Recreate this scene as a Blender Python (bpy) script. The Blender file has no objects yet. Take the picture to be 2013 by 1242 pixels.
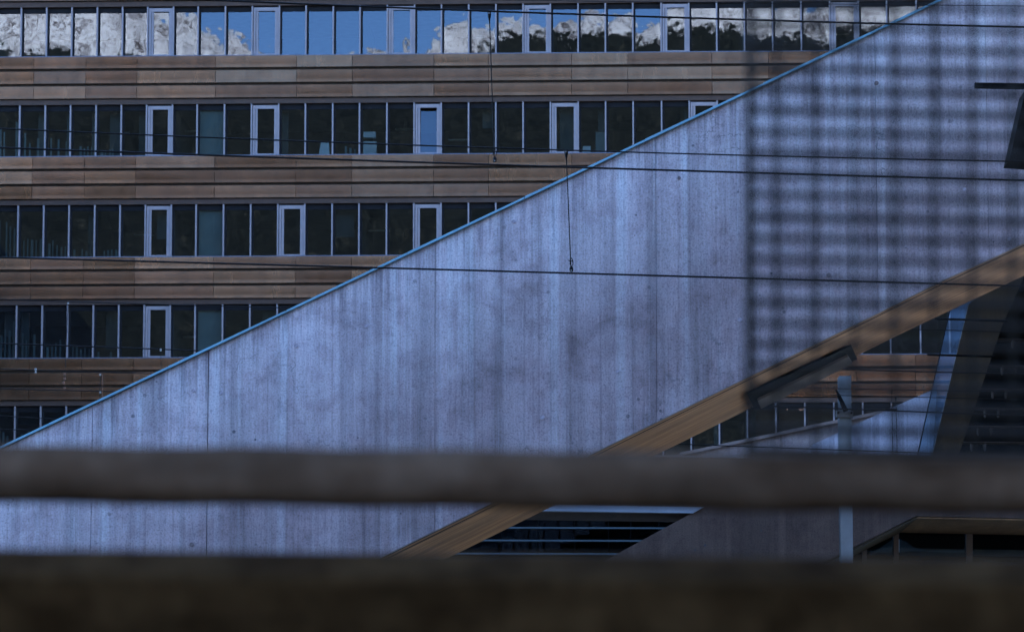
import bpy, bmesh, math, random
from mathutils import Vector, noise
random.seed(11)
C = bpy.context.scene.collection
R = math.radians

# ---------------------------------------------------------------- camera, sky, sun, exposure
F = 8000.0                       # focal length in photograph pixels
TH = math.atan(F / 60000.0)      # camera looks up 7.6 degrees
CZ = 1.6
cam = bpy.data.cameras.new('camera'); camo = bpy.data.objects.new('camera', cam); C.objects.link(camo)
camo.location = (0, 0, CZ); camo.rotation_euler = (R(90) + TH, 0, 0)
cam.sensor_width = 36; cam.lens = 36 * F / 2013
cam.clip_start = .1; cam.clip_end = 9000
cam.dof.use_dof = True; cam.dof.focus_distance = 43; cam.dof.aperture_fstop = 12.0
bpy.context.scene.camera = camo
W = bpy.data.worlds.new('World'); bpy.context.scene.world = W; W.use_nodes = True
SUN_EL, SUN_ROT = R(18), R(0)
nt = W.node_tree; nt.nodes.clear()
sky = nt.nodes.new('ShaderNodeTexSky'); sky.sky_type = 'NISHITA'; sky.sun_disc = False
sky.sun_elevation = SUN_EL; sky.sun_rotation = SUN_ROT
sky.altitude = 3000; sky.air_density = .7; sky.dust_density = 0; sky.ozone_density = 3.4
bg = nt.nodes.new('ShaderNodeBackground'); bg.inputs[1].default_value = .13
wo = nt.nodes.new('ShaderNodeOutputWorld')
nt.links.new(sky.outputs[0], bg.inputs[0]); nt.links.new(bg.outputs[0], wo.inputs[0])
sl = bpy.data.lights.new('sun', 'SUN'); sl.energy = 5.0; sl.angle = R(.5); sl.color = (1, .95, .90)
so = bpy.data.objects.new('sun', sl); C.objects.link(so)
sd = Vector((math.sin(SUN_ROT) * math.cos(SUN_EL), math.cos(SUN_ROT) * math.cos(SUN_EL), math.sin(SUN_EL)))
so.rotation_euler = sd.to_track_quat('Z', 'Y').to_euler(); so.location = (0, 0, 80)
vs = bpy.context.scene.view_settings
vs.view_transform = 'Standard'; vs.look = 'None'; vs.gamma = 1; vs.exposure = 3.42
try: vs.use_curve_mapping = False
except Exception: pass

# ---------------------------------------------------------------- helpers
FW = Vector((0, math.cos(TH), math.sin(TH))); UP = Vector((0, -math.sin(TH), math.cos(TH)))
def ray(px, py): return FW + Vector((1, 0, 0)) * ((px - 1006.5) / F) - UP * ((py - 621) / F)
def P(px, py, Y):
    d = ray(px, py); return Vector((0, 0, CZ)) + d * (Y / d.y)

def set_props(o, label=None, cat=None, group=None, kind=None):
    for k, v in (('label', label), ('category', cat), ('group', group), ('kind', kind)):
        if v: o[k] = v
    return o
def thing(name, loc, label, cat, group=None):
    o = bpy.data.objects.new(name, None); o.location = loc; C.objects.link(o); o.empty_display_size = .2
    return set_props(o, label, cat, group)
def origin_of(o):
    v = Vector((0, 0, 0))
    while o: v += o.location; o = o.parent
    return v
def make(name, verts, faces, mat, parent=None, loc=None, smooth=False):
    """one mesh object from world coordinates; its own origin at loc (or its parent's)"""
    po = origin_of(parent) if parent else Vector((0, 0, 0))
    lo = Vector(loc) if loc is not None else (po if parent else Vector((0, 0, 0)))
    me = bpy.data.meshes.new(name)
    me.from_pydata([tuple(Vector(v) - lo) for v in verts], [], faces)
    bm = bmesh.new(); bm.from_mesh(me); bmesh.ops.recalc_face_normals(bm, faces=bm.faces); bm.to_mesh(me); bm.free()
    if smooth:
        for p in me.polygons: p.use_smooth = True
    me.materials.append(mat)
    o = bpy.data.objects.new(name, me); C.objects.link(o)
    if parent: o.parent = parent
    o.location = lo - po
    return o
class MB:
    def __init__(s): s.v = []; s.f = []
    def add(s, v, f):
        n = len(s.v); s.v += [Vector(a) for a in v]; s.f += [tuple(i + n for i in q) for q in f]; return s
    def hexa(s, a, b):          # a: 4 corners of one end, b: 4 corners of the other
        return s.add(list(a) + list(b), [(0, 1, 2, 3), (7, 6, 5, 4), (0, 4, 5, 1), (1, 5, 6, 2), (2, 6, 7, 3), (3, 7, 4, 0)])
    def box(s, x0, x1, y0, y1, z0, z1):
        return s.hexa([(x0, y0, z0), (x1, y0, z0), (x1, y0, z1), (x0, y0, z1)], [(x0, y1, z0), (x1, y1, z0), (x1, y1, z1), (x0, y1, z1)])
    def prism(s, pts, Y0, Y1):  # outline at distance Y0 pushed straight back to Y1
        a = [P(x, y, Y0) for x, y in pts]; n = len(a)
        b = [Vector((v.x, Y1, v.z)) for v in a]
        return s.add(a + b, [tuple(range(n)), tuple(range(2 * n - 1, n - 1, -1))] + [(i, i + n, (i + 1) % n + n, (i + 1) % n) for i in range(n)])
    def tube(s, pts, r, n=8):
        pts = [Vector(p) for p in pts]; rr = r if isinstance(r, (list, tuple)) else [r] * len(pts); rings = []
        for i, p in enumerate(pts):
            t = (pts[min(i + 1, len(pts) - 1)] - pts[max(i - 1, 0)]).normalized()
            u = t.cross(Vector((0, 1, 0)));
            if u.length < .1: u = t.cross(Vector((1, 0, 0)))
            u.normalize(); w = t.cross(u)
            rings.append([p + (u * math.cos(2 * math.pi * k / n) + w * math.sin(2 * math.pi * k / n)) * rr[i] for k in range(n)])
        base = len(s.v)
        for q in rings: s.v += q
        for i in range(len(rings) - 1):
            for k in range(n):
                a = base + i * n + k; b = base + i * n + (k + 1) % n
                s.f.append((a, b, b + n, a + n))
        s.f.append(tuple(base + k for k in range(n))[::-1]); s.f.append(tuple(base + (len(rings) - 1) * n + k for k in range(n)))
        return s
    def build(s, name, mat, parent=None, loc=None, smooth=False): return make(name, s.v, s.f, mat, parent, loc, smooth)

# ---------------------------------------------------------------- materials
def top_y(x): return 880 - .4757 * x
class N:
    def __init__(s, name):
        s.m = bpy.data.materials.new(name); s.m.use_nodes = True; s.t = s.m.node_tree
        s.b = s.t.nodes['Principled BSDF']; s.out = s.t.nodes['Material Output']
        s.tc = s.t.nodes.new('ShaderNodeTexCoord'); s.co = s.tc.outputs['Object']
    def n(s, typ, **kw):
        q = s.t.nodes.new(typ)
        for k, v in kw.items(): setattr(q, k, v)
        return q
    def l(s, a, b): s.t.links.new(a, b)
    def noise(s, scale, detail=4, rough=.55, stretch=None, dist=0, rot=None):
        q = s.n('ShaderNodeTexNoise'); q.inputs['Scale'].default_value = scale; q.inputs['Detail'].default_value = detail
        q.inputs['Roughness'].default_value = rough; q.inputs['Distortion'].default_value = dist
        v = s.co
        if rot is not None:
            mp = s.n('ShaderNodeMapping'); mp.inputs['Rotation'].default_value = rot; s.l(v, mp.inputs[0]); v = mp.outputs[0]
        if stretch:
            mp = s.n('ShaderNodeMapping'); mp.inputs['Scale'].default_value = stretch; s.l(v, mp.inputs[0]); v = mp.outputs[0]
        s.l(v, q.inputs['Vector']); return q.outputs[0]
    def ramp(s, fac, stops):
        q = s.n('ShaderNodeValToRGB'); e = q.color_ramp.elements
        while len(e) < len(stops): e.new(.5)
        for el, (p, c) in zip(e, stops):
            el.position = p; el.color = (*c, 1) if isinstance(c, (tuple, list)) else (c, c, c, 1)
        s.l(fac, q.inputs[0]); return q.outputs[0]
    def mix(s, a, b, fac=1.0, mode='MULTIPLY'):
        q = s.n('ShaderNodeMix', data_type='RGBA', blend_type=mode)
        for v, i in ((fac, 0), (a, 6), (b, 7)):
            if hasattr(v, 'links'): s.l(v, q.inputs[i])
            else: q.inputs[i].default_value = v if i == 0 else (*v, 1)
        return q.outputs[2]
    def math(s, op, a, b=0.0):
        q = s.n('ShaderNodeMath', operation=op)
        for i, v in enumerate((a, b)):
            if hasattr(v, 'links'): s.l(v, q.inputs[i])
            else: q.inputs[i].default_value = v
        return q.outputs[0]
    def bump(s, h, strength=.3, dist=.01):
        q = s.n('ShaderNodeBump'); q.inputs['Strength'].default_value = strength; q.inputs['Distance'].default_value = dist
        s.l(h, q.inputs['Height']); s.l(q.outputs[0], s.b.inputs['Normal']); return q
    def fin(s, col, rough=.6, metal=0, spec=.5):
        if hasattr(col, 'links'): s.l(col, s.b.inputs['Base Color'])
        else: s.b.inputs['Base Color'].default_value = (*col, 1)
        if hasattr(rough, 'links'): s.l(rough, s.b.inputs['Roughness'])
        else: s.b.inputs['Roughness'].default_value = rough
        s.b.inputs['Metallic'].default_value = metal; s.b.inputs['Specular IOR Level'].default_value = spec
        return s.m
def simple(name, col, rough=.5, metal=0, var=.25, scale=3.0, spec=.5):
    m = N(name); a = m.noise(scale, 5)
    c = m.mix(col, m.ramp(a, [(.3, 1 - var), (.7, 1 + 0 * var)]))
    m.bump(m.noise(scale * 12, 3), .1, .003)
    return m.fin(c, rough, metal, spec)

def concrete(name, lo, hi, streak=1.0, spots=True, edge=None):
    m = N(name)
    blotch = m.noise(.75, 9, .7, dist=.2)
    c = m.ramp(blotch, [(.3, lo), (.5, tuple((a + b) / 2 for a, b in zip(lo, hi))), (.68, hi)])
    # dark damp marks and pale lime runs down the face
    st = m.noise(1.0, 5, .6, stretch=(4.5, 1, .16))
    c = m.mix(c, m.ramp(st, [(.3, 1 - .42 * streak), (.48, 1 - .10 * streak), (.6, 1.0)]))
    lime = m.noise(1.0, 3, .5, stretch=(6.3, 1, .07))
    c = m.mix(c, tuple(min(v * 1.45, .8) for v in hi), m.math('MULTIPLY', m.ramp(lime, [(.55, 0.0), (.68, 1.0)]), .62 * streak), 'MIX')
    stain = m.noise(1.7, 8, .72, dist=.3)
    c = m.mix(c, m.ramp(stain, [(.30, (.52, .48, .47)), (.45, (.85, .81, .82)), (.56, (1, 1, 1))]))
    fine = m.noise(1.0, 4, .65, stretch=(26, 5, .35))
    c = m.mix(c, m.ramp(fine, [(.3, 1 - .24 * streak), (.5, 1.0), (.68, 1 + .0 * streak)]))
    pale = m.noise(1.0, 4, .65, stretch=(15, 5, .22))
    c = m.mix(c, tuple(min(v * 1.35, .8) for v in hi), m.math('MULTIPLY', m.ramp(pale, [(.55, 0.0), (.72, 1.0)]), .35 * streak), 'MIX')
    if edge:                      # rain runs below the slanted top edge, and a painted light gradient
        sp = m.n('ShaderNodeSeparateXYZ'); m.l(m.co, sp.inputs[0])
        dd = m.math('SUBTRACT', m.math('ADD', m.math('MULTIPLY', sp.outputs[0], edge[0]), edge[1]), sp.outputs[2])
        run = m.noise(1.0, 4, .7, stretch=(17, 5, .5))
        ln = m.math('MULTIPLY', m.math('SUBTRACT', m.ramp(run, [(.35, 0.0), (.75, 1.0)]), 0.1), 1.5)
        k_ = m.ramp(m.math('SUBTRACT', ln, m.math('MULTIPLY', dd, 1.6)), [(.0, 0.0), (.6, 1.0)])
        c = m.mix(c, m.mix((1, 1, 1), (.66, .65, .67), k_, 'MIX'))
        up_ = m.ramp(m.math('MULTIPLY', m.math('ADD', dd, m.math('MULTIPLY', blotch, 1.6)), .28), [(.25, 0.0), (.75, 1.0)])  # ground bounce put into colour: wall turns darker and warmer downward
        c = m.mix(c, m.mix((1.0, 1.0, 1.0), (.58, .51, .50), up_, 'MIX'))
    grain = m.noise(1.0, 3, .7, stretch=(95, 20, 7))
    c = m.mix(c, m.ramp(grain, [(.3, .74), (.62, 1.0)]), .8)
    speck = m.noise(55, 3, .75)
    c = m.mix(c, m.ramp(speck, [(.3, .45), (.5, .95), (.8, 1.12)]), .85)
    h = m.math('ADD', m.math('MULTIPLY', grain, .6), speck)
    if spots:                     # blow holes, a few of them large, crowded where the mask is high
        mask = m.ramp(m.noise(1.1, 3), [(.46, 0.0), (.66, 1.0)])
        vo = m.n('ShaderNodeTexVoronoi'); vo.inputs['Scale'].default_value = 9; m.l(m.co, vo.inputs['Vector'])
        size = m.n('ShaderNodeSeparateColor'); m.l(vo.outputs['Color'], size.inputs[0])
        thr = m.math('MULTIPLY', m.math('POWER', size.outputs[0], 3.0), .19)
        hole = m.math('LESS_THAN', vo.outputs['Distance'], thr)
        hole = m.math('MULTIPLY', hole, m.math('ADD', m.math('MULTIPLY', mask, .8), .15))
        c = m.mix(c, (.05, .05, .055), hole, 'MIX')
        # hairline cracks
        cv = m.n('ShaderNodeTexVoronoi'); cv.feature = 'DISTANCE_TO_EDGE'; cv.inputs['Scale'].default_value = .9
        wv = m.n('ShaderNodeTexNoise'); wv.inputs['Scale'].default_value = 2.2; wv.inputs['Detail'].default_value = 6; m.l(m.co, wv.inputs['Vector'])
        av = m.n('ShaderNodeVectorMath', operation='MULTIPLY_ADD'); m.l(wv.outputs[1], av.inputs[0]); av.inputs[1].default_value = (.9, .9, .9); m.l(m.co, av.inputs[2])
        m.l(av.outputs[0], cv.inputs['Vector'])
        crack = m.math('MULTIPLY', m.math('LESS_THAN', cv.outputs['Distance'], .0035), m.ramp(m.noise(.9, 2), [(.52, 0.0), (.62, .55)]))
        c = m.mix(c, (.07, .07, .075), crack, 'MIX')
        h = m.math('SUBTRACT', h, m.math('MULTIPLY', hole, 2.5))
    m.bump(h, .35, .006)
    return m.fin(c, .78, 0, .3)

M = {}
M['concrete'] = concrete('weathered_concrete', (.37, .325, .345), (.58, .51, .54))
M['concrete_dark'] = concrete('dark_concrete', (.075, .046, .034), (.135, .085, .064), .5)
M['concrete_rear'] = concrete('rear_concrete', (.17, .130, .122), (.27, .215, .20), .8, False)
_a = P(0, top_y(0), 40) - P(500, 1500, 40); _b = P(1800, top_y(1800), 40) - P(500, 1500, 40); _s = (_b.z - _a.z) / (_b.x - _a.x)
M['stair'] = concrete('stair_concrete', (.50, .435, .43), (.86, .765, .765), 1.1, True, (_s, _a.z - _s * _a.x))
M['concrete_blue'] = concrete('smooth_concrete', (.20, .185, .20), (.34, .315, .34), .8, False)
M['joint'] = simple('joint', (.06, .058, .058), .9)
def board_soffit():
    m = N('board_marked_soffit')
    ang = math.atan(.5)
    a = m.noise(1.0, 5, .6, stretch=(.5, 9, 14), rot=(0, ang, 0))
    b = m.noise(1.0, 3, .7, stretch=(3, 60, 80), rot=(0, ang, 0))
    d = m.noise(.8, 6, .65)
    c = m.ramp(a, [(.3, (.28, .105, .030)), (.5, (.48, .195, .060)), (.7, (.70, .315, .115))])  # warm light from the ground is carried in these base tones
    c = m.mix(c, m.ramp(b, [(.35, .7), (.6, 1.0)]), .8)
    c = m.mix(c, m.ramp(d, [(.3, .45), (.6, 1.0)]), .9)
    m.bump(b, .3, .006); return m.fin(c, .8, 0, .3)
M['soffit'] = board_soffit()
M['soffit_dim'] = concrete('tan_ceiling', (.20, .10, .04), (.30, .16, .07), .5, False)
M['coping'] = simple('blue_coping_metal', (.15, .35, .43), .4, .2, .3, 1.5)
M['dark_groove'] = simple('dark_groove', (.035, .022, .012), .9)
def cladding():
    m = N('bronze_cladding'); oi = m.n('ShaderNodeObjectInfo')
    sh = m.n('ShaderNodeVectorMath', operation='MULTIPLY_ADD'); cx = m.n('ShaderNodeCombineXYZ')
    for i_ in range(3): m.l(oi.outputs['Random'], cx.inputs[i_])
    m.l(cx.outputs[0], sh.inputs[0]); sh.inputs[1].default_value = (37, 53, 71); m.l(m.co, sh.inputs[2]); m.co = sh.outputs[0]
    base = m.ramp(oi.outputs['Random'], [(0, (.088, .042, .018)), (.5, (.106, .053, .024)), (1, (.142, .076, .036))])
    base = m.mix(base, m.ramp(m.noise(1, 4, .6, stretch=(2.5, 1, .5)), [(.3, .74), (.7, 1.0)]))
    base = m.mix(base, m.ramp(m.noise(1, 4, .6, stretch=(9, 9, .35)), [(.34, .84), (.6, 1.0)]))
    wv = m.noise(.55, 2, .4, stretch=(1, 1, 1.6)); m.bump(wv, .5, .02)
    return m.fin(base, m.ramp(m.noise(2.2, 4), [(.3, .17), (.7, .26)]), .7, .5)
M['cladding'] = cladding()
M['clad_gap'] = simple('clad_gap', (.13, .115, .11), .8, spec=.1)
M['alu'] = simple('pale_aluminium', (.27, .235, .23), .45, .1, .2)
M['hall_metal'] = simple('brown_metal', (.05, .032, .022), .7, 0, .2, spec=.2)
M['head'] = simple('bronze_head', (.085, .055, .040), .6, .2, .2, spec=.2)
M['teal'] = simple('dark_teal_metal', (.05, .075, .085), .5, 0, .3, spec=.3)
M['alu_bright'] = simple('pale_blue_metal', (.42, .46, .52), .4, .2, .15)
M['alu_dim'] = simple('dull_aluminium', (.15, .105, .085), .55, .2, .15)
M['window_dark'] = simple('window_dark', (.014, .014, .015), .7, spec=.1)
M['steel_edge'] = simple('sill_strip', (.10, .12, .16), .35, .4)
def glass(name, refl, tint, wob=.35):
    m = N(name); t = m.t; t.nodes.remove(m.b)
    g = m.n('ShaderNodeBsdfGlossy'); g.inputs['Roughness'].default_value = .004; g.inputs['Color'].default_value = (.70, .86, 1, 1)
    tr = m.n('ShaderNodeBsdfTransparent'); tr.inputs['Color'].default_value = (*tint, 1)
    lw = m.n('ShaderNodeFresnel'); lw.inputs['IOR'].default_value = 1.45
    fac = m.math('MINIMUM', m.math('ADD', lw.outputs[0], refl), 1.0)
    mx = m.n('ShaderNodeMixShader'); m.l(fac, mx.inputs[0]); m.l(tr.outputs[0], mx.inputs[1]); m.l(g.outputs[0], mx.inputs[2])
    oi = m.n('ShaderNodeObjectInfo'); wn = m.n('ShaderNodeTexNoise', noise_dimensions='4D'); wn.inputs['Scale'].default_value = 1.1; wn.inputs['Detail'].default_value = 2
    m.l(m.co, wn.inputs['Vector']); m.l(m.math('MULTIPLY', oi.outputs['Random'], 30.0), wn.inputs['W'])
    bp = m.n('ShaderNodeBump'); bp.inputs['Strength'].default_value = wob; bp.inputs['Distance'].default_value = .004
    m.l(wn.outputs[0], bp.inputs['Height']); m.l(bp.outputs[0], g.inputs['Normal'])
    m.l(mx.outputs[0], m.out.inputs[0]); return m.m
M['glass'] = glass('facade_glass', .018, (.42, .50, .50))
M['glass_dark'] = glass('dark_glass', .0, (.25, .28, .28))
M['room'] = simple('room_walls', (.10, .10, .10), .9)
M['blind'] = simple('green_blind', (.20, .235, .22), .9, 0, .15, 2)
M['curtain'] = simple('dim_curtain', (.075, .085, .08), .9, 0, .3, 2)
M['white'] = simple('white_sheet', (.7, .72, .7), .8, 0, .08)
M['wire'] = simple('blackened_copper', (.008, .006, .005), .7, spec=.15)
M['fitting'] = simple('zinc_fitting', (.22, .20, .18), .6, .2)
M['rust'] = simple('rusty_fitting', (.16, .07, .04), .8)
M['post'] = simple('galvanised_post', (.23, .25, .26), .5, .3, .3, 4)
M['black'] = simple('flat_black', (.005, .0045, .004), .8, spec=.05)
M['lampbox'] = simple('grey_lamp_cover', (.13, .088, .066), .8, 0, .1, spec=.1)
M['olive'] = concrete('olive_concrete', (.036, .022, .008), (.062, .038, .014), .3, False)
M['steel_rail'] = None
def railpaint(name, a, b, c_):
    m = N(name); n1 = m.noise(24, 5, .6); n2 = m.noise(1, 4, .6, stretch=(6, 20, 40))
    c = m.ramp(n1, [(.3, a), (.5, b), (.7, c_)]); c = m.mix(c, m.ramp(n2, [(.3, .6), (.6, 1.0)]))
    m.bump(n1, .5, .002); return m.fin(c, .85, 0, .02)
M['steel_rail'] = railpaint('dirty_grey_rail', (.062, .033, .018), (.092, .051, .029), (.125, .073, .044))
M['beam'] = railpaint('brown_beam', (.024, .0110, .0038), (.044, .0215, .0080), (.068, .034, .013))
M['mesh'] = simple('brown_mesh_wire', (.020, .014, .010), .8, spec=.1)

# ---------------------------------------------------------------- setting: ground, mountain
def ground_mat():
    m = N('ballast'); c = m.ramp(m.noise(.4, 8, .7), [(.3, (.085, .07, .045)), (.7, (.16, .13, .085))])
    m.bump(m.noise(6, 4), .5, .05); return m.fin(c, .9, 0, .2)
g = MB(); g.add([(-4000, -4000, 0), (4000, -4000, 0), (4000, 4000, 0), (-4000, 4000, 0)], [(0, 1, 2, 3)])
set_props(g.build('ground', ground_mat()), kind='structure')

# facade frame: u runs along the wall, w outward
SL = .04
def facade_hit(px, py):
    d = ray(px, py); X0 = -18.5
    t = (147 + SL * X0) / (d.y + SL * d.x)
    return Vector((0, 0, CZ)) + d * t
TN = Vector((1, -SL, 0)).normalized(); ON = Vector((-SL, -1, 0)).normalized()
O0 = facade_hit(500, 111); O0 = Vector((O0.x, O0.y, 0))
def U(px, py=62): return (facade_hit(px, py) - O0).dot(TN)
def FP(u, z, w=0): return O0 + TN * u + ON * w + Vector((0, 0, z))
def fbox(mb, u0, u1, w0, w1, z0, z1):
    return mb.hexa([FP(u0, z0, w0), FP(u1, z0, w0), FP(u1, z1, w0), FP(u0, z1, w0)], [FP(u0, z0, w1), FP(u1, z0, w1), FP(u1, z1, w1), FP(u0, z1, w1)])
def zf(py, px=500): return facade_hit(px, py).z

# the mountain across the valley (behind the camera): what the top windows mirror
RY = -1500.0
def lerp(t, x):
    if x <= t[0][0]: return t[0][1]
    for (a, b), (c, d) in zip(t, t[1:]):
        if x <= c: return b + (d - b) * (x - a) / (c - a)
    return t[-1][1]
skyline = [(-400, -90), (250, -50), (335, 12), (375, 30), (400, 58), (440, 82), (490, 104), (560, 122), (700, 119), (770, 112), (800, 92), (830, 48), (880, 38), (960, 46), (1050, 50), (1100, 44), (1200, 38), (1260, 34), (1310, 12), (1400, -15), (1500, 0), (1700, 2), (1820, -20), (2300, -60)]
treeline = [(-400, 60), (0, 70), (60, 92), (200, 104), (330, 118), (420, 150), (800, 150), (880, 112), (960, 84), (1040, 66), (1200, 58), (1350, 52), (1550, 56), (1800, 62), (2300, 50)]
def reflect_hit(px, py, Yp):
    p = facade_hit(px, py); d = (p - Vector((0, 0, CZ))).normalized(); d = d - ON * (2 * d.dot(ON))
    t = (Yp - p.y) / d.y; return p + d * t
ridge_t = []; tree_t = []
for px in range(-400, 2301, 10):
    a = reflect_hit(px, lerp(skyline, px), RY); ridge_t.append((a.x, a.z))
    for s_ in range(101):                       # where the mirrored sight line meets the slope
        q_ = 1 - s_ / 100; b = reflect_hit(px, lerp(treeline, px), -250 + (RY + 250) * q_)
        if a.z * (.25 * q_ + .75 * q_ ** 4) <= b.z: break
    tree_t.append((b.x, b.z))
def mountain():
    nx, ny = 640, 130; v = []; tl = []
    for j in range(ny + 1):
        t = j / ny
        Y = -250 + (RY + 250) * min(t / .8, 1.0) if t <= .8 else RY - (t - .8) / .2 * 900
        for i in range(nx + 1):
            X = -1100 + 1900 * i / nx if True else 0
            # finer columns where the windows look
            s = i / nx; X = -1100 + 700 * min(s / .2, 1) if s < .2 else (-400 + 520 * (s - .2) / .65 if s < .85 else 120 + 900 * (s - .85) / .15)
            H = lerp(ridge_t, X); T = lerp(tree_t, X)
            k = noise.fractal(Vector((X / 60, Y / 60, 3.1)), .7, 2.1, 6)
            k2 = noise.ridged_multi_fractal(Vector((X / 45, Y / 220, 9.1)), .9, 2.2, 5, 1.0, 2.0)
            q = min(t / .8, 1.0)
            z = H * (.25 * q + .75 * q ** 4) + k * 12 * q * (1 - q) * 3 + (k2 - 1.2) * 9 * q * (1 - q ** 4) + ((noise.ridged_multi_fractal(Vector((X / 16, 2.2, Y / 70)), .8, 2.3, 5, 1.0, 2.0) - 1.1) * 3.2 + noise.fractal(Vector((X / 5, 7.2, Y / 30)), .6, 2.1, 4) * 3.0) * q ** 3
            if t > .8: z = H * (1 - (t - .8) * 3) + k * 14
            v.append((X, Y, z)); tl.append(T)
    f = [(j * (nx + 1) + i, j * (nx + 1) + i + 1, (j + 1) * (nx + 1) + i + 1, (j + 1) * (nx + 1) + i) for j in range(ny) for i in range(nx)]
    m = N('snowy_mountain')
    at = m.n('ShaderNodeAttribute'); at.attribute_name = 'tree_height'
    sep = m.n('ShaderNodeSeparateXYZ'); m.l(m.co, sep.inputs[0])
    rag = m.noise(1, 7, .75, stretch=(.55, .05, .07)); rag2 = m.noise(.025, 6, .6)
    above = m.math('SUBTRACT', sep.outputs[2], at.outputs['Fac'])
    above = m.math('ADD', above, m.math('MULTIPLY', m.math('SUBTRACT', rag, .5), 26.0))
    above = m.math('ADD', above, m.math('MULTIPLY', m.math('SUBTRACT', rag2, .5), 12.0))
    snowf = m.ramp(m.math('ADD', m.math('MULTIPLY', above, .08), .5), [(.35, 0.0), (.62, 1.0)])
    rock = m.noise(1, 9, .78, stretch=(.30, .05, .11), dist=1.2)
    snow = m.ramp(rock, [(.38, (.10, .085, .09)), (.44, (.36, .32, .34)), (.51, (.80, .76, .80)), (.7, (.9, .88, .9))])
    forest = m.ramp(m.noise(.35, 5, .7, stretch=(1, .4, .4)), [(.35, (.007, .010, .012)), (.6, (.020, .023, .022)), (.75, (.075, .065, .05))])
    c = m.mix(forest, snow, snowf, 'MIX'); m.bump(rock, .5, 4.0); m.fin(c, .9, 0, .1)
    o = make('mountain', v, f, m.m, smooth=True)
    a = o.data.attributes.new('tree_height', 'FLOAT', 'POINT')
    a.data.foreach_set('value', tl)
    set_props(o, kind='structure')
mountain()

# unseen terracotta block behind the camera, added to redden the low bronze panels
tb = thing('pink_reflector_block', Vector((-30, -320, 0)), 'unseen terracotta block, added to throw a pink reflection into the low bronze panels', 'building')
a_ = reflect_hit(1480, 715, -320); b_ = reflect_hit(1980, 690, -320)
c_z = reflect_hit(1600, 790, -320).z
MB().box(a_.x, b_.x, -335, -320, c_z, a_.z).build('wall', simple('terracotta_render', (.68, .41, .34), .9, 0, .12, .3), tb)
MB().box(a_.x + .1, b_.x - .1, -334.9, -320.2, 0, c_z - .01).build('base', M['window_dark'], tb)  # kept dark so the lowest windows mirror no pink
MB().box(a_.x - .4, b_.x + .4, -335.4, -319.6, a_.z, a_.z + .5).build('roof', M['alu_dim'], tb)
x_ = a_.x + 2
while x_ < b_.x - 2:
    z_ = c_z + .9
    while z_ < a_.z - 3.2:
        MB().box(x_, x_ + 1.3, -319.98, -319.9, z_, z_ + 1.7).build('window', M['window_dark'], tb, loc=(x_, -320, z_)); z_ += 3.4
    x_ += 3.1
# ---------------------------------------------------------------- the office building
mull = [42.6, 92.5, 142, 192, 241.5, 291, 341.5, 390, 443.5, 496.5, 549.6, 602, 655.5, 708, 761.7, 815, 868, 921.6, 975, 1028.4, 1082, 1136.4, 1190, 1244, 1299.7, 1354, 1408.7, 1463.5, 1518.6, 1574.7, 1631, 1687, 1743, 1801, 1858, 1915, 1972, 2029, 2086]
mull = [-106.4, -56.8, -7] + mull; K0 = 3           # mull[K0] is the first mullion in the picture
uu = [U(x) for x in mull]
zt = [zf(14), zf(206), zf(402.5), zf(599), zf(797)]
zb = [zf(111), zf(307), zf(505), zf(703), zf(900)]
doors = [{5, 9, 14, 19, 24, 30}, {5, 9, 15, 20, 25}, {5, 10, 15, 22, 28}, {5, 12, 18, 26}, {4, 14, 21}]
bld = thing('office_building', FP(0, 0), 'long office block with strips of tall windows and bronze panel bands behind the concrete stair', 'building')
body = MB()
uL, uR = uu[0] - 1, uu[-1] + 1
pitch = zb[0] - zb[1]
for r in range(-1, 5):            # slab edges behind each band of panels
    top = (zb[r] if r >= 0 else zb[0] + pitch) - .03; bot = zt[r + 1] if r < 4 else zb[4] - 1.75
    fbox(body, uL, uR, -6, .02, bot + .02, top)
fbox(body, uL, uR, -6.4, -6.0, 0, zb[0] + pitch + 20)
fbox(body, uL, uR, -6, .05, 0, zb[4] - 1.76)
fbox(body, uL, uR, -6, .05, zb[0] + pitch + .1, zb[0] + pitch + 20)
fbox(body, uL - .3, uL, -6.4, .1, 0, zb[0] + pitch + 20); fbox(body, uR, uR + .3, -6.4, .1, 0, zb[0] + pitch + 20)
body.build('wall', M['clad_gap'], bld)
wg = MB(); fbox(wg, uL - 16, uL - 1.2, 0.2, 55, 0, zb[0] - 3); wg.build('shade_wing', M['head'], bld)  # unseen block, added to darken the lower left of the facade
part = MB()                       # room partitions
for k in range(2, len(uu), 7):
    for r in range(5): fbox(part, uu[k] - .06, uu[k] + .06, -5.9, -.35, zb[r] + .0, zt[r] + .0)
part.build('partition', M['room'], bld)
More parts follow.
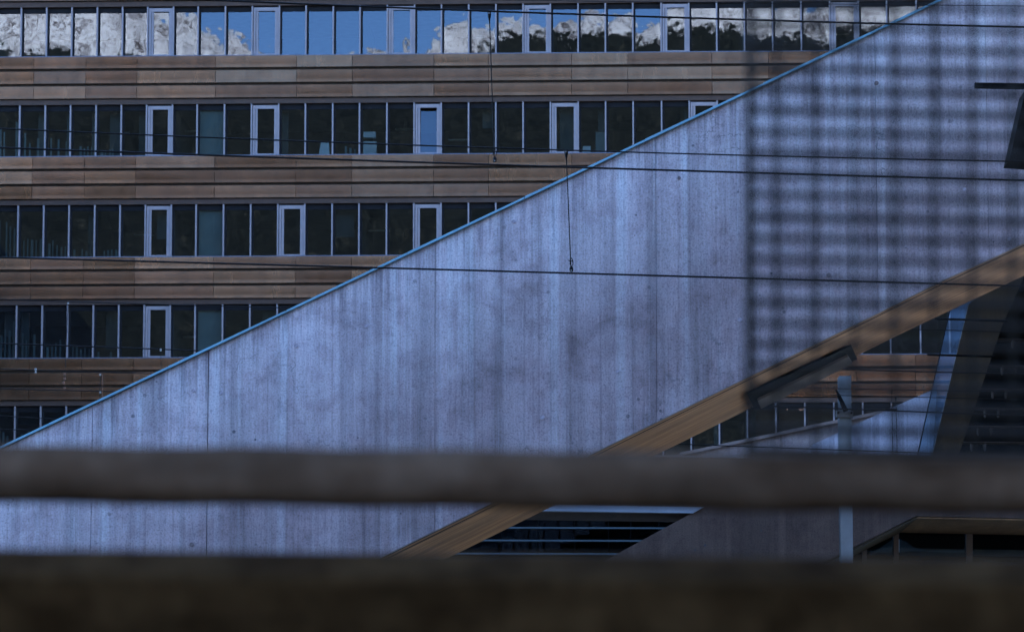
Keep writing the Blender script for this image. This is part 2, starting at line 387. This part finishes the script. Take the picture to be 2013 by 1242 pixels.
# panel joints fall every two, then every three bays
cuts = [0]; i = 0; alt = [2, 3]; q = 0
joints_px = [-106, -20, 70, 172, 272, 426, 585, 694, 854, 961, 1124, 1234, 1399, 1510, 1675, 1790, 1950, 2086]
bandf = [(.015, .255, .10), (.315, .565, .10), (.625, .875, .10)]
for r in range(-1, 5):
    top = zb[r] if r >= 0 else zb[0] + pitch
    bot = zt[r + 1] if r < 4 else zb[4] - 1.75
    H = top - bot
    for b, (f0, f1, _) in enumerate(bandf):
        z1 = top - H * f0; z0 = top - H * f1
        for a, c in zip(joints_px, joints_px[1:]):
            u0 = U(a) + .008; u1 = U(c) - .008
            j = random.uniform(-.012, .012); j2 = random.uniform(-.012, .012); tl_ = random.gauss(.001, .0055)
            mb = MB(); ns = 5; col = []
            for sidx in range(ns):          # slightly bellied sheet with a folded lower lip
                t = sidx / (ns - 1); z = z0 + (z1 - z0) * t
                w = .26 + .003 * math.sin(math.pi * t) + tl_ * t + (.006 * (1 - t) ** 6)
                col.append((z, w))
            vv = []; ff = []
            for (z, w) in col: vv += [FP(u0, z, w + j), FP(u1, z, w + j2)]
            vv += [FP(u0, z1, .06), FP(u1, z1, .06), FP(u0, z0, .06), FP(u1, z0, .06)]
            for s_ in range(ns - 1): ff.append((2 * s_, 2 * s_ + 1, 2 * s_ + 3, 2 * s_ + 2))
            n2 = 2 * ns; ff += [(n2 - 2, n2 - 1, n2 + 1, n2), (1, 0, n2 + 2, n2 + 3)]
            ff += [tuple([2 * s_ for s_ in range(ns)] + [n2, n2 + 2]), tuple([2 * s_ + 1 for s_ in range(ns)] + [n2 + 1, n2 + 3])[::-1]]
            make('panel', vv, ff, M['cladding'], bld, loc=FP((u0 + u1) / 2, (z0 + z1) / 2))
    hd = MB(); fbox(hd, uL, uR, .03, .17, bot + .01, top - H * .895)
    hd.build('head_strip', M['head'], bld)
    if r >= 0:
        sl_ = MB(); fbox(sl_, uL, uR, .03, .20, top - .04, top + .015); sl_.build('sill', M['steel_edge'], bld)
tilts = {(1, 15): 5.0}
blinds = {(1, 7): .95, (2, 7): .95, (3, 7): .9}
for r in range(5):
    for k in range(len(uu) - 1):
        kk = k - K0; a, c = uu[k], uu[k + 1]; z0, z1 = zb[r] + .02, zt[r]
        win = MB(); fbox(win, a - .024, a + .026, .035, .17, z0, z1)
        wo_ = win.build('window', M['alu'], bld, loc=FP(a, z0))
        hb = MB(); fbox(hb, a + .03, c - .03, -.03, .03, z1 - .20, z1); fbox(hb, a + .03, a + .10, -.02, .04, z0, z1 - .2)  # dark bars stand in for shadow under the head and beside the mullion
        hb.build('window_shadow_bar', M['window_dark'], wo_)
        g0, g1, h0, h1 = a + .07, c - .03, z0 + .02, z1 - .2
        if kk in doors[r]:
            fr = MB(); o0, o1, q1 = a + .05, c - .02, z1 - .05
            for (x0, x1, y0, y1, w1) in ((o0, o0 + .075, z0, q1, .13), (o0 + .09, o0 + .17, z0, q1 - .06, .10), (o1 - .14, o1, z0, q1, .12), (o0 + .075, o1 - .14, q1 - .13, q1, .115), (o0 + .17, o1 - .14, z0, z0 + .05, .10)):
                fbox(fr, x0, x1, .042, w1, y0, y1)
            fr.build('window_frame', M['alu'], wo_)
            g0, g1, h0, h1 = o0 + .172, o1 - .142, z0 + .052, q1 - .132
        tlt = tilts.get((r, kk), random.gauss(0, .035)); yaw = random.gauss(0, .06)
        hh = (h1 - h0); dz = math.tan(R(tlt)) * hh; dy = math.tan(R(yaw)) * (g1 - g0) / 2
        pm = MB().add([FP(g0, h0, .012 + dy), FP(g1, h0, .012 - dy), FP(g1, h1, .012 - dy - dz), FP(g0, h1, .012 + dy - dz)], [(0, 1, 2, 3)])
        pm.build('pane', M['glass'], wo_, loc=FP((g0 + g1) / 2, (h0 + h1) / 2))
        if (r, kk) in blinds:
            bl = MB(); fbox(bl, g0 + .02, g1 - .02, -.13, -.10, h0 + .03, h1); bl.build('blind', M['blind'], wo_)
        if (kk in (-2, -1, 0, 1, 2, 3) and r >= 1) or (r == 1 and kk in (12,)):
            bl = MB(); n = 5; top = [.95, .9, .62, .45, .3, .25][max(min(kk, 3), -2) + 2]
            for q_ in range(n):
                x = g0 + .04 + (g1 - g0 - .1) * q_ / n + random.uniform(-.02, .02); hgt = h0 + (h1 - h0) * top * random.uniform(.55, 1.0)
                if random.random() < .8: fbox(bl, x, x + random.uniform(.04, .10), -.40 - .02 * q_, -.38 - .02 * q_, h0, hgt)
            if bl.v: bl.build('vertical_blind', M['blind'], wo_)
roomstuff = random.Random(5)
for r in range(1, 5):
    for k in range(len(uu) - 1):
        a, c = uu[k], uu[k + 1]; z0, z1 = zb[r] + .02, zt[r] - .2
        if roomstuff.random() < .30:
            s_ = roomstuff.random() < .5; w_ = roomstuff.uniform(.12, .3) if s_ else roomstuff.uniform(.4, .7)
            x_ = a + .08 if roomstuff.random() < .5 else c - .05 - w_
            fbox(MB(), 0, 1, 0, 1, 0, 1)
            fbox(mbx := MB(), x_, x_ + w_, -.5, -.46, z0 if s_ else z0 + 1.1 * roomstuff.random(), z1).build('curtain', M['curtain'], bld, loc=FP(x_, z0, -.5))
        if roomstuff.random() < .22:
            zz = z0 + roomstuff.uniform(1.0, 1.45); fbox(MB(), a, a + 1, 0, 1, 0, 1)
            fbox(mbx := MB(), a + .1, c - .1, -3.1, -2.9, zz, zz + .05).build('ceiling_rail', M['white'], bld, loc=FP(a, zz, -3))
def on_sill(name, x0, x1, y0, y1, mat, label, cat, shape='box', w=-.35):
    a, b = U(x0), U(x1); z0, z1 = zf(y1, x0), zf(y0, x0); mb = MB()
    if shape == 'box': fbox(mb, a, b, w - .25, w, z0, z1)
    else:
        m_ = (a + b) / 2
        mb.hexa([FP(a, z0, w - .2), FP(b, z0, w - .2), FP(b, z0, w), FP(a, z0, w)], [FP(m_ - .12, z1, w - .15), FP(m_ + .16, z1, w - .15), FP(m_ + .16, z1, w - .04), FP(m_ - .12, z1, w - .04)])
    o = mb.build(name, M[mat], loc=FP((a + b) / 2, z0, w)); set_props(o, label, cat)
on_sill('storage_box', 714, 740, 275, 305, 'white', 'pale box on the sill of the second window row, left of the tilted blue pane', 'box')
on_sill('paper_stack', 714, 738, 256, 267, 'white', 'short pale tray above the pale box in the second window row', 'tray')
on_sill('draped_cloth', 626, 648, 276, 304, 'white', 'pale cloth tapering upward behind glass in the second window row', 'cloth', 'taper')
on_sill('notice_board', 1170, 1189, 257, 302, 'blind', 'pale board standing in the second row window near the blue coping', 'board')
on_sill('crumpled_paper', 1143, 1160, 284, 302, 'white', 'small crumpled pale sheet left of the pale board behind glass', 'paper', 'taper')

# ---------------------------------------------------------------- the upper stair flight: big slanted concrete wall
def bot_y(x): return 1085 - .4935 * (x - 770) if x < 1850 else 552 - .47 * (x - 1850)
Y0, Y1 = 40.0, 44.2
stair = thing('concrete_stair', P(500, 1500, Y0), 'huge weathered concrete stair wall rising diagonally to the right with blue metal edge', 'stair')
cutx = [-140, 178, 407, 855, 1290, 1723, 1940, 2180]
for i, (a, c) in enumerate(zip(cutx, cutx[1:])):
    ga = .7 if a == 407 else .35; gc = .7 if c == 407 else .35
    a2, c2 = a + ga, c - gc
    pts = [(a2, top_y(a2) + 2), (c2, top_y(c2) + 2), (c2, bot_y(c2))]
    if a2 < 1850 < c2: pts.append((1850, bot_y(1850)))
    pts.append((a2, bot_y(a2)))
    w = random.uniform(-.004, .004)
    # true vertical joints: take X from the joint's mean height
    A = [P(x, y, Y0) for x, y in pts]
    xa = P(a2, (top_y(a) + bot_y(a)) / 2, Y0).x; xc = P(c2, (top_y(c) + bot_y(c)) / 2, Y0).x
    A[0].x = xa; A[-1].x = xa; A[1].x = xc; A[2].x = xc
    n = len(A); B = [Vector((v.x, Y0 + .12, v.z)) for v in A]
    for v in A: v.y += w
    make('panel', A + B, [tuple(range(n)), tuple(range(2 * n - 1, n - 1, -1))] + [(j, j + n, (j + 1) % n + n, (j + 1) % n) for j in range(n)], M['stair'], stair)
core = MB(); core.prism([(-140, top_y(-140) + 5), (2180, top_y(2180) + 5), (2180, bot_y(2180) - 3), (1850, bot_y(1850) - 3), (-140, bot_y(-140) - 3)], Y0 + .13, Y0 + .6)
core.build('core', M['joint'], stair)
sof = MB(); sof.prism([(-140, bot_y(-140) - 70), (1850, bot_y(1850) - 70), (2180, bot_y(2180) - 70), (2180, bot_y(2180)), (1850, bot_y(1850)), (-140, bot_y(-140))], Y0 + .125, Y1)
sof.build('soffit', M['soffit'], stair)
gr = MB()
for dy, th, dep in ((2.5, 1.6, 0.0), (8.0, 1.1, .12)):
    gr.prism([(-140, bot_y(-140) + dy - th), (1850, bot_y(1850) + dy - th), (2180, bot_y(2180) + dy - th), (2180, bot_y(2180) + dy), (1850, bot_y(1850) + dy), (-140, bot_y(-140) + dy)], Y0 + .13 + dep, Y0 + .17 + dep)
gr.build('drip_shadow_strip', M['dark_groove'], stair)  # dark brown strips draw the shadow line between face and soffit
cxs = [-140, 95, 330, 562, 800, 1031, 1268, 1500, 1735, 1968, 2180]
for a, c in zip(cxs, cxs[1:]):            # lengths of metal capping, lapped at their ends
    j = random.uniform(-.35, .35); a, c = a + .6, c - .6
    cp = MB(); cp.prism([(a, top_y(a) - 3.2 + j), (c, top_y(c) - 2.8 - j), (c, top_y(c) + 1.5), (a, top_y(a) + 1.7)], Y0 - .045 + j * .01, Y0 + .5)
    cp.build('coping', M['coping'], stair)
for x, y in ((380, 768), (434, 772), (582, 680), (720, 640), (1214, 730), (1454, 628), (1629, 541), (1723, 164), (1896, 372), (1984, 470), (58, 1072), (377, 1070), (1066, 820), (1812, 120), (1335, 350), (1010, 436)):
    c = P(x, y, Y0); mb = MB(); mb.tube([(c.x, Y0 - .010, c.z), (c.x, Y0 + .02, c.z)], random.uniform(.016, .024), 14)
    mb.build('tie_plug', M['concrete_rear'] if x % 2 else M['concrete'], stair, loc=c)
steps = MB()
for i in range(46):
    px = -140 + i * 50; q = P(px, top_y(px) + 190, Y0 + 2); steps.box(q.x, q.x + .30, Y0 + .6, Y1, q.z - .6, q.z)
steps.build('step', M['concrete_rear'], stair)['kind'] = 'stuff'

# lamp box set into the soffit
lamp = thing('soffit_lamp', P(1575, 735, 42.4), 'long grey lamp cover in a black slot under the slanted soffit', 'lamp')
def sofp(px, py):          # point on the underside plane seen at this pixel
    y0 = 1085; d = ray(px, py); A = P(770, 1085, Y0); B = P(1850, bot_y(1850), Y0)
    nrm = (B - A).cross(Vector((0, 1, 0))).normalized(); o = Vector((0, 0, CZ))
    t = (A - o).dot(nrm) / d.dot(nrm); return o + d * t
def slab(pts, off0, off1):
    A = P(770, 1085, Y0); B = P(1850, bot_y(1850), Y0); nrm = (B - A).cross(Vector((0, 1, 0))).normalized()
    if nrm.z > 0: nrm = -nrm
    a = [sofp(*p) + nrm * off0 for p in pts]; b = [sofp(*p) + nrm * off1 for p in pts]; n = len(a)
    return a + b, [tuple(range(n)), tuple(range(2 * n - 1, n - 1, -1))] + [(j, j + n, (j + 1) % n + n, (j + 1) % n) for j in range(n)]
v, f = slab([(1467, 771), (1672, 676), (1684, 703), (1480, 797)], .005, .02); make('slot', v, f, M['black'], lamp)  # black slab stands in for the shadow gap round the cover
v, f = slab([(1486, 779), (1663, 693), (1673, 707), (1492, 795)], .022, .05); make('cover', v, f, M['lampbox'], lamp)

# ---------------------------------------------------------------- landing with the lower flight
YL = 48.0
land = thing('stair_landing', P(1500, 1400, YL), 'dark brown concrete landing and lower stair flight seen below the slanted soffit', 'landing')
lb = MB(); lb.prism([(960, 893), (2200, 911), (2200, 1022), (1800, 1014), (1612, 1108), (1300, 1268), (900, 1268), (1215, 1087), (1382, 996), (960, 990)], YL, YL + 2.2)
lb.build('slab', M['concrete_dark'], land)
MB().prism([(960, 889.5), (2200, 907.5), (2200, 910.8), (960, 892.8)], YL - .03, YL + .4).build('flashing', M['alu'], land)
MB().prism([(960, 989), (1383, 996), (1362, 1008), (960, 1002)], YL - .03, YL + .1).build('fascia', M['alu_bright'], land)
MB().prism([(1805, 1015.5), (2200, 1023.5), (2200, 1026), (1800, 1018)], YL + .01, YL + 2.15).build('ceiling', M['soffit_dim'], land)
MB().prism([(1798, 1016.5), (1803, 1018.5), (1612, 1113.5), (1607, 1110.5)], YL + .01, YL + 2.15).build('soffit', M['olive'], land)
# glazed wall below landing, left opening
gw = thing('ribbon_glazing', P(1150, 1300, 58), 'dark teal window wall with horizontal rails in the gap under the landing', 'window wall')
MB().prism([(860, 985), (1460, 985), (1460, 1140), (860, 1140)], 58.6, 58.7).build('back_wall', M['black'], gw)
for y in (1010, 1037, 1062, 1088):
    MB().prism([(860, y - 2.4), (1460, y - .5), (1460, y + 2.4), (860, y + .6)], 58, 58.12).build('rail', M['teal'], gw)
px = [860, 985, 1058, 1130, 1196, 1240, 1295, 1340, 1460]
for a, c in zip(px, px[1:]):
    for t_, b_ in ((1012, 1034.5), (1039.5, 1059.5), (1064.5, 1085.5)):
        MB().prism([(a + 1, t_), (c - 1, t_), (c - 1, b_), (a + 1, b_)], 58.05, 58.08).build('pane', M['glass_dark'], gw)
# window wall in the lower right opening
rw = thing('entrance_glazing', P(1850, 1300, YL + 2.3), 'black entrance windows with brown posts below the landing at lower right', 'window wall')
Yw = YL + 2.3
MB().prism([(1560, 1025), (2200, 1025), (2200, 1190), (1560, 1190)], Yw + 2.0, Yw + 2.1).build('back_wall', M['black'], rw)
for x, wd in ((1700, 4), (1762, 5), (1906, 6), (2060, 6)):
    MB().prism([(x - wd, 1030), (x + wd, 1030), (x + wd, 1130), (x - wd, 1130)], Yw - .1, Yw + .1).build('post', M['alu_dim'] if x < 2050 else M['alu_dim'], rw)
MB().prism([(1560, 1087), (2200, 1100), (2200, 1108), (1560, 1096)], Yw - .05, Yw + .08).build('sill', M['olive'], rw)
MB().prism([(1560, 1097), (2200, 1109), (2200, 1180), (1560, 1180)], Yw - .02, Yw + .08).build('parapet', M['concrete_dark'], rw)
for a, c in ((1600, 1695), (1705, 1756), (1768, 1899), (1913, 2053)):
    MB().prism([(a, 1030), (c, 1030), (c, 1096), (a, 1092)], Yw, Yw + .02).build('pane', M['glass_dark'], rw)
cl = MB(); top = []; bt = []
for i in range(25):
    t = i / 24; x = 1704 + 196 * t
    top.append((x, 1085 - 24 * math.exp(-((t - .30) / .16) ** 2) - 9 * t + 5 * t * t + (0 if t < .3 else 0)))
    bt.append((x, 1084 + 1.5 * math.sin(t * 9)))
for i in range(24):
    cl.prism([top[i], top[i + 1], bt[i + 1], bt[i]], Yw + .5, Yw + .53)
set_props(cl.build('draped_sheet', M['white'], loc=P(1800, 1085, Yw + .5)), 'white sheet sagging behind the black entrance window at lower right', 'sheet')

# rear ramp walls in the triangle under the soffit
ra = thing('rear_ramp_wall', P(1500, 1300, 62), 'low grey ramp wall rising gently behind the steel post', 'wall')
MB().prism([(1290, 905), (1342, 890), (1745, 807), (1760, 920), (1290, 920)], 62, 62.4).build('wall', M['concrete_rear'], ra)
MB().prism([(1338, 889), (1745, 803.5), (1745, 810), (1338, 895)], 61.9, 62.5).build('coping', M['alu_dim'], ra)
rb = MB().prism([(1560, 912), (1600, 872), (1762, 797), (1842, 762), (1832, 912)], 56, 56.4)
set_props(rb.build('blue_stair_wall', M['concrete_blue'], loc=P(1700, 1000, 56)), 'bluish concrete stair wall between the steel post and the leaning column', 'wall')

# leaning column, glass strip and dark hall
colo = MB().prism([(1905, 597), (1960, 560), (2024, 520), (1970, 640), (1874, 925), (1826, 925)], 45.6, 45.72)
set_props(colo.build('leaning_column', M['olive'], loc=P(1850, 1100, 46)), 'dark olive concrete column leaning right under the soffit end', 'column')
gs = thing('glass_strip', P(1830, 1000, 50), 'narrow tilted strip of blue reflecting glass left of the leaning column', 'window')
def lean(px, py): return P(px, py, 49.0 + (905 - py) / 300 * 1.2)
v = [lean(1868, 608), (lean(1912, 588)), lean(1838, 925), lean(1797, 925)]
make('pane', v, [(0, 1, 2, 3)], M['glass'], gs)
for a, b in (((1868, 606), (1797, 925)),):
    MB().tube([lean(*a), lean((a[0] + b[0]) / 2, (a[1] + b[1]) / 2), lean(*b)], .008, 6).build('frame', M['black'], gs)
hall = thing('dark_louvre_bay', P(1960, 1100, 50), 'black bay with thin horizontal louvres right of the leaning column', 'louvre')
MB().prism([(1925, 560), (2300, 500), (2300, 930), (1850, 930)], 51.5, 51.7).build('back_wall', M['black'], hall)
MB().prism([(1990, 480), (2300, 380), (2300, 545), (1960, 580)], 46.4, 51.4).build('roof', M['black'], hall)
ly = [604, 635, 666, 718, 764, 802, 837, 868, 896]
for i, y in enumerate(ly):
    x0 = 1985 - (y - 598) * .36
    MB().prism([(x0, y - .8), (2200, y + 2.2), (2200, y + 3.4), (x0, y + .9)], 50, 50.25).build('slat', M['hall_metal'], hall)
    if i > 1 and i < 8:
        xx = 1990 - (y - 666) * .40
        for q_ in (0, 26):
            MB().prism([(xx + q_, y + 3), (xx + q_ + 4, y + 3), (xx + q_ + 3, y + 17), (xx + q_ + 1, y + 14)], 49.95, 50.1).build('clip', M['hall_metal'], hall)

# steel post with bracket
post = thing('steel_post', P(1660, 1500, 46.5), 'grey steel post with bolted bracket plate standing in front of the landing', 'post')
pa = P(1660, 740, 46.5); wpx = 12 * 46.5 / F
pm = MB(); zlo = 0
pm.box(pa.x - wpx, pa.x + wpx, 46.42, 46.44, 0, pa.z); pm.box(pa.x - wpx, pa.x + wpx, 46.6, 46.62, 0, pa.z); pm.box(pa.x - .005, pa.x + .005, 46.44, 46.6, 0, pa.z)
pm.build('shaft', M['post'], post)
MB().prism([(1644, 806), (1677, 807), (1677, 820), (1644, 819)], 46.34, 46.415).build('bracket', M['fitting'], post)
for x in (1648, 1674):
    c = P(x, 811, 46.32); MB().tube([(c.x, 46.29, c.z), (c.x, 46.35, c.z)], .012, 6).build('bolt', M['black'], post)
MB().tube([P(1643, 765, 46.3), P(1650, 780, 46.3), P(1663, 808, 46.3)], [.008, .022, .03], 8).build('insulator', M['black'], post)

# ---------------------------------------------------------------- overhead wires
def wire(pts, Y, r, label, name='overhead_wire', mat='wire', group=None, ends=True):
    """smooth span through the given points, sagging as a hung wire does"""
    n = 24; xs = [p[0] for p in pts]; out = []
    def ev(x):
        s = 0
        for i, (xi, yi) in enumerate(pts):
            t = yi
            for j, (xj, _) in enumerate(pts):
                if j != i: t *= (x - xj) / (xi - xj)
            s += t
        return s
    for i in range(n + 1):
        x = xs[0] + (xs[-1] - xs[0]) * i / n; out.append(P(x, ev(x), Y))
    mb = MB(); mb.tube(out, r, 8); o = mb.build(name, M[mat], loc=out[0], smooth=True)
    set_props(o, label, 'wire', group); return o
px1 = 30 / F
wire([(-150, -26), (1000, 24), (2170, 57)], 30, 2.0 * px1, 'thick black overhead wire crossing the top window row, uppermost of the near wires', 'catenary_wire')
wire([(700, -3), (1500, 7), (2170, 14)], 34, .8 * px1, 'very thin black wire along the top edge above the upper windows', 'catenary_wire')
wire([(-150, 246), (1000, 292), (2170, 321)], 30, 1.5 * px1, 'thin black wire through the second window row, upper one of the close pair', 'catenary_wire')
wire([(-150, 285), (1000, 325), (2170, 359)], 30.4, 2.1 * px1, 'thick black wire just under the second window row, lower one of the close pair', 'contact_wire')
wire([(-150, 502), (1000, 533.5), (2170, 567)], 30, 1.9 * px1, 'thick black wire crossing the middle of the concrete stair wall', 'contact_wire')
px2 = 70 / F
for (pts, r, lab) in (
    ([(-150, 583), (300, 598), (900, 612)], .9, 'thin black wire in front of the fourth window row head, behind the stair'),
    ([(-150, 670), (200, 682), (700, 702)], 1.2, 'black wire across the lower part of the fourth window row, behind the stair'),
    ([(-150, 720), (150, 730), (600, 742)], .8, 'thin olive wire with a white insulator across the dark band left of the stair'),
    ([(-150, 761), (150, 767.5), (600, 778)], .8, 'thin wire low on the dark band left of the stair'),
    ([(-150, 806), (50, 820), (400, 838)], .8, 'thin wire through the heads of the lowest left windows'),
    ([(-150, 843), (50, 844.5), (400, 850)], .9, 'lowest thin wire at the left above the blurred rail')):
    wire(pts, 70, r * px2 * (1.1), lab)
for (pts, r, lab) in (
    ([(1440, 795), (1700, 805), (2100, 820)], 1.3, 'black wire passing the bracket of the steel post'),
    ([(1300, 871), (1650, 884), (2100, 899)], 1.0, 'black wire low over the bluish wall, just above the white landing edge'),
    ([(1600, 724), (1800, 730), (2100, 736)], 1.2, 'black wire along the upper pink panel band under the soffit'),
    ([(1540, 761.5), (1750, 765.5), (2100, 772)], .8, 'thin wire across the middle of the pink panels'),
    ([(1500, 773.5), (1700, 778), (2100, 787)], .8, 'thin wire along the lowest pink panel'),
    ([(1790, 647), (1900, 650), (2100, 655)], 1.0, 'thin wire across the glass strip, second from the top')):
    wire(pts, 45.2, r * 45.2 / F, lab)
for (a, b, lab) in (((1838, 626.5), (1980, 631), 'short thick black rod across the top of the glass strip'), ((1823, 697), (1955, 700.5), 'short thick black rod across the middle of the glass strip')):
    mb = MB().tube([P(*a, 45.3), P(*b, 45.3)], 2.3 * 45 / F, 8); set_props(mb.build('steel_rod', M['black'], loc=P(*a, 45.3)), lab, 'rod')

def dropper(p0, p1, Y, label, r=1.0, big=True):
    t = thing('dropper', P(*p0, Y), label, 'dropper', 'droppers hanging between the wires'); k = Y / F
    a, b = P(*p0, Y), P(*p1, Y)
    MB().tube([a, (a + b) / 2, b], r * (1.1 if big else .8) * k, 6).build('rod', M['wire'], t)
    if big:
        x, y = p0
        MB().tube([P(x, y - 3, Y - .01), P(x, y + 4, Y - .01)], 3.6 * k, 8).build('clamp', M['wire'], t)
        MB().tube([P(x, y - 1.5, Y - .03), P(x, y + .5, Y - .03)], 1.7 * k, 8).build('bolt', M['fitting'], t)
        MB().tube([P(x, y + 4, Y), P(x + .4, y + 18, Y)], [3.4 * k, .9 * k], 8).build('cone', M['wire'], t)
        x, y = p1
        MB().tube([P(x - 1, y - 26, Y), P(x + 3, y - 20, Y), P(x + 4, y - 12, Y), P(x + 1, y - 6, Y), P(x - 2, y - 12, Y), P(x - 1, y - 26, Y)], .9 * k, 6).build('loop', M['wire'], t)
        MB().tube([P(x + .4, y - 8, Y - .01), P(x + .6, y - 3, Y - .01), P(x + 1, y + 3, Y - .01)], [1.8 * k, 4 * k, 3.2 * k], 8).build('clip', M['wire'], t)
        MB().tube([P(x - 5, y - 19, Y), P(x + 5, y - 17, Y)], 1 * k, 6).build('pin', M['wire'], t)
        MB().tube([P(x + .6, y - 1, Y - .05), P(x + .6, y + 1.6, Y - .05)], 1.3 * k, 6).build('bolt', M['fitting'], t)
    return t
dropper((962, 27), (972, 316), 30.1, 'black dropper with clamp hanging from the top wire in front of the windows')
dropper((1113, 299), (1122.5, 531), 30.0, 'black dropper with clamp hanging in front of the concrete stair wall')
d = dropper((134, 596), (126, 765), 70, 'thin dropper at far left in front of the dark panels', .8, False)
for y in (735, 744, 752, 762): MB().tube([P(127 - (y % 3), y - 2, 69.95), P(127 - (y % 3), y + 2, 69.95)], 2 * px2, 6).build('clip', M['rust'], d)
MB().tube([P(134, 594, 69.95), P(134, 598, 69.95)], 1.8 * px2, 6).build('bolt', M['fitting'], d)
d = dropper((316, 687), (316.5, 722), 70, 'short dropper just above the blue coping beside the tall framed window', .6, False)
MB().tube([P(316, 685, 69.95), P(316, 690, 69.95)], 1.9 * px2, 6).build('bolt', M['fitting'], d)
d = dropper((198, 736), (195.5, 786), 70, 'rust brown double dropper ending at the blue coping', .8, False)
MB().tube([P(202, 736, 70), P(201, 784, 70)], .6 * px2, 6).build('rod', M['rust'], d)
for y in (736, 771): MB().tube([P(197, y - 2, 69.95), P(197, y + 2, 69.95)], 1.9 * px2, 6).build('bolt', M['fitting'], d)
ins = MB().tube([P(70, 724, 69.9), P(70, 727, 69.9), P(70, 729, 69.9), P(70, 733, 69.9)], [2 * px2, 2.6 * px2, 1.4 * px2, 2.4 * px2], 8)
set_props(ins.build('insulator', M['fitting'], loc=P(70, 728, 69.9)), 'small white insulator on the olive wire at far left', 'insulator')
for (p0, p1, lab) in (((1753, 767), (1755, 902), 'thin dropper on the left of the pair in front of the bluish wall'), ((1761, 782), (1764, 902), 'thin dropper on the right of the pair in front of the bluish wall')):
    d = dropper(p0, p1, 45.1, lab, .8, False); k = 45.1 / F
    MB().tube([P(p0[0], p0[1] - 2, 45.05), P(p0[0], p0[1] + 6, 45.05)], [2.6 * k, 1.2 * k], 8).build('clamp', M['wire'], d)
mb = MB().prism([(1741, 802.5), (1763, 803), (1763, 807), (1741, 806)], 45.0, 45.06)
set_props(mb.build('wire_clamp', M['black'], loc=P(1752, 805, 45)), 'small black clamp bar on the wire beside the dropper pair', 'clamp')

# ---------------------------------------------------------------- dark pieces at the right edge, with unseen shade blockers

roof = thing('added_shade_block', Vector((10, 40, 0)), 'unseen shade blocker, added to darken the right of the concrete stair', 'roof')
rf = MB(); rf.box(6.5, 16, 36.5, 39.6, 11.6, 12.0); rf.build('shade_deck', M['black'], roof)  # unseen deck and wall, added to keep sky light off the right-hand concrete
MB().box(5.15, 5.45, 20, 38.4, 0, 11.5).build('shade_wall', M['olive'], roof)
arm = MB().prism([(1917, 162.5), (2160, 166), (2160, 176), (1917, 171.5)], 24, 24.05)
set_props(arm.build('bracket_arm', M['black'], loc=P(1917, 167, 24)), 'black steel arm pointing left at the upper right edge', 'bracket arm')
bx = MB().prism([(2016, 176), (2200, 150), (2200, 330), (1985, 313.5)], 38.0, 38.5)
set_props(bx.build('canopy_panel', simple('dark_brown_panel', (.012, .009, .006), .8, spec=.1), loc=P(2010, 313, 38)), 'black brown slanted panel at the right edge in front of the concrete', 'panel')

# ---------------------------------------------------------------- foreground railing, far out of focus
YF = 3.0; kf = YF / F
rail = thing('blurred_railing', P(1000, 1242, YF) - Vector((0, 0, 0)), 'out of focus dark railing with two thick horizontal bars across the bottom', 'railing')
def bar(yl, yr, h, depth, name, mat, Y=YF, x0=-400, x1=2400, n=26):
    mb = MB(); a = P(x0, yl, Y); b = P(x1, yr, Y); hh = h * kf * Y / YF / 2; dd = depth / 2
    prof = []
    for i in range(24):                      # rounded rectangle section
        t = 2 * math.pi * i / 24; c_, s_ = math.cos(t), math.sin(t); e = .9
        prof.append((math.copysign(abs(c_) ** e, c_) * dd, math.copysign(abs(s_) ** e, s_) * hh))
    v = []
    for j in range(n + 1):
        p = a.lerp(b, j / n) + Vector((0, 0, .0008 * math.sin(j * 1.7)))
        v += [p + Vector((0, y, z)) for y, z in prof]
    f = [(j * 24 + i, j * 24 + (i + 1) % 24, (j + 1) * 24 + (i + 1) % 24, (j + 1) * 24 + i) for j in range(n) for i in range(24)]
    f += [tuple(range(24)), tuple(range(n * 24 + 23, n * 24 - 1, -1))]
    return make(name, v, f, M[mat], rail, smooth=True)
bar(927, 957, 116, .045, 'rail', 'steel_rail')
_A, _B = P(-400, 1074, YF), P(2400, 1100, YF); _pr = [(0, 0), (-.034, -.022), (.012, -.125), (.06, -.125), (.06, 0)]
_v = [Vector((q.x, YF + dy, q.z + dz)) for q in (_A, _B) for dy, dz in _pr]
_bo = make('beam', _v, [(0, 1, 2, 3, 4), (9, 8, 7, 6, 5)] + [(i, i + 5, (i + 1) % 5 + 5, (i + 1) % 5) for i in range(5)], M['beam'], rail)
_bv = _bo.modifiers.new('bevel', 'BEVEL'); _bv.width = .006; _bv.segments = 3
fence = thing('wire_mesh', P(1750, 880, YF), 'blurred welded wire mesh panel over the right side above the railing', 'mesh')
for x in (1474, 1526, 1603, 1680, 1758, 1835, 1912, 1990, 2067, 2144):
    mb = MB().tube([P(x + 2, -120, YF - .03), P(x, 400, YF - .03), P(x, 884, YF - .03)], (5.6 + random.uniform(-.8, .8) if x != 1474 else 9.0) * kf, 8)
    mb.build('wire', M['mesh'], fence, smooth=True)
for i in range(24):
    y = 15 - 84 + i * 41.6
    if y > 890: break
    jit = random.uniform(-2, 2)
    MB().tube([P(1465, y - 5 + jit, YF - .035), P(1820, y + 2, YF - .035), P(2260, y + 10 - jit, YF - .035)], (7.2 + random.uniform(-.9, .9)) * kf, 8).build('wire', M['mesh'], fence, smooth=True)
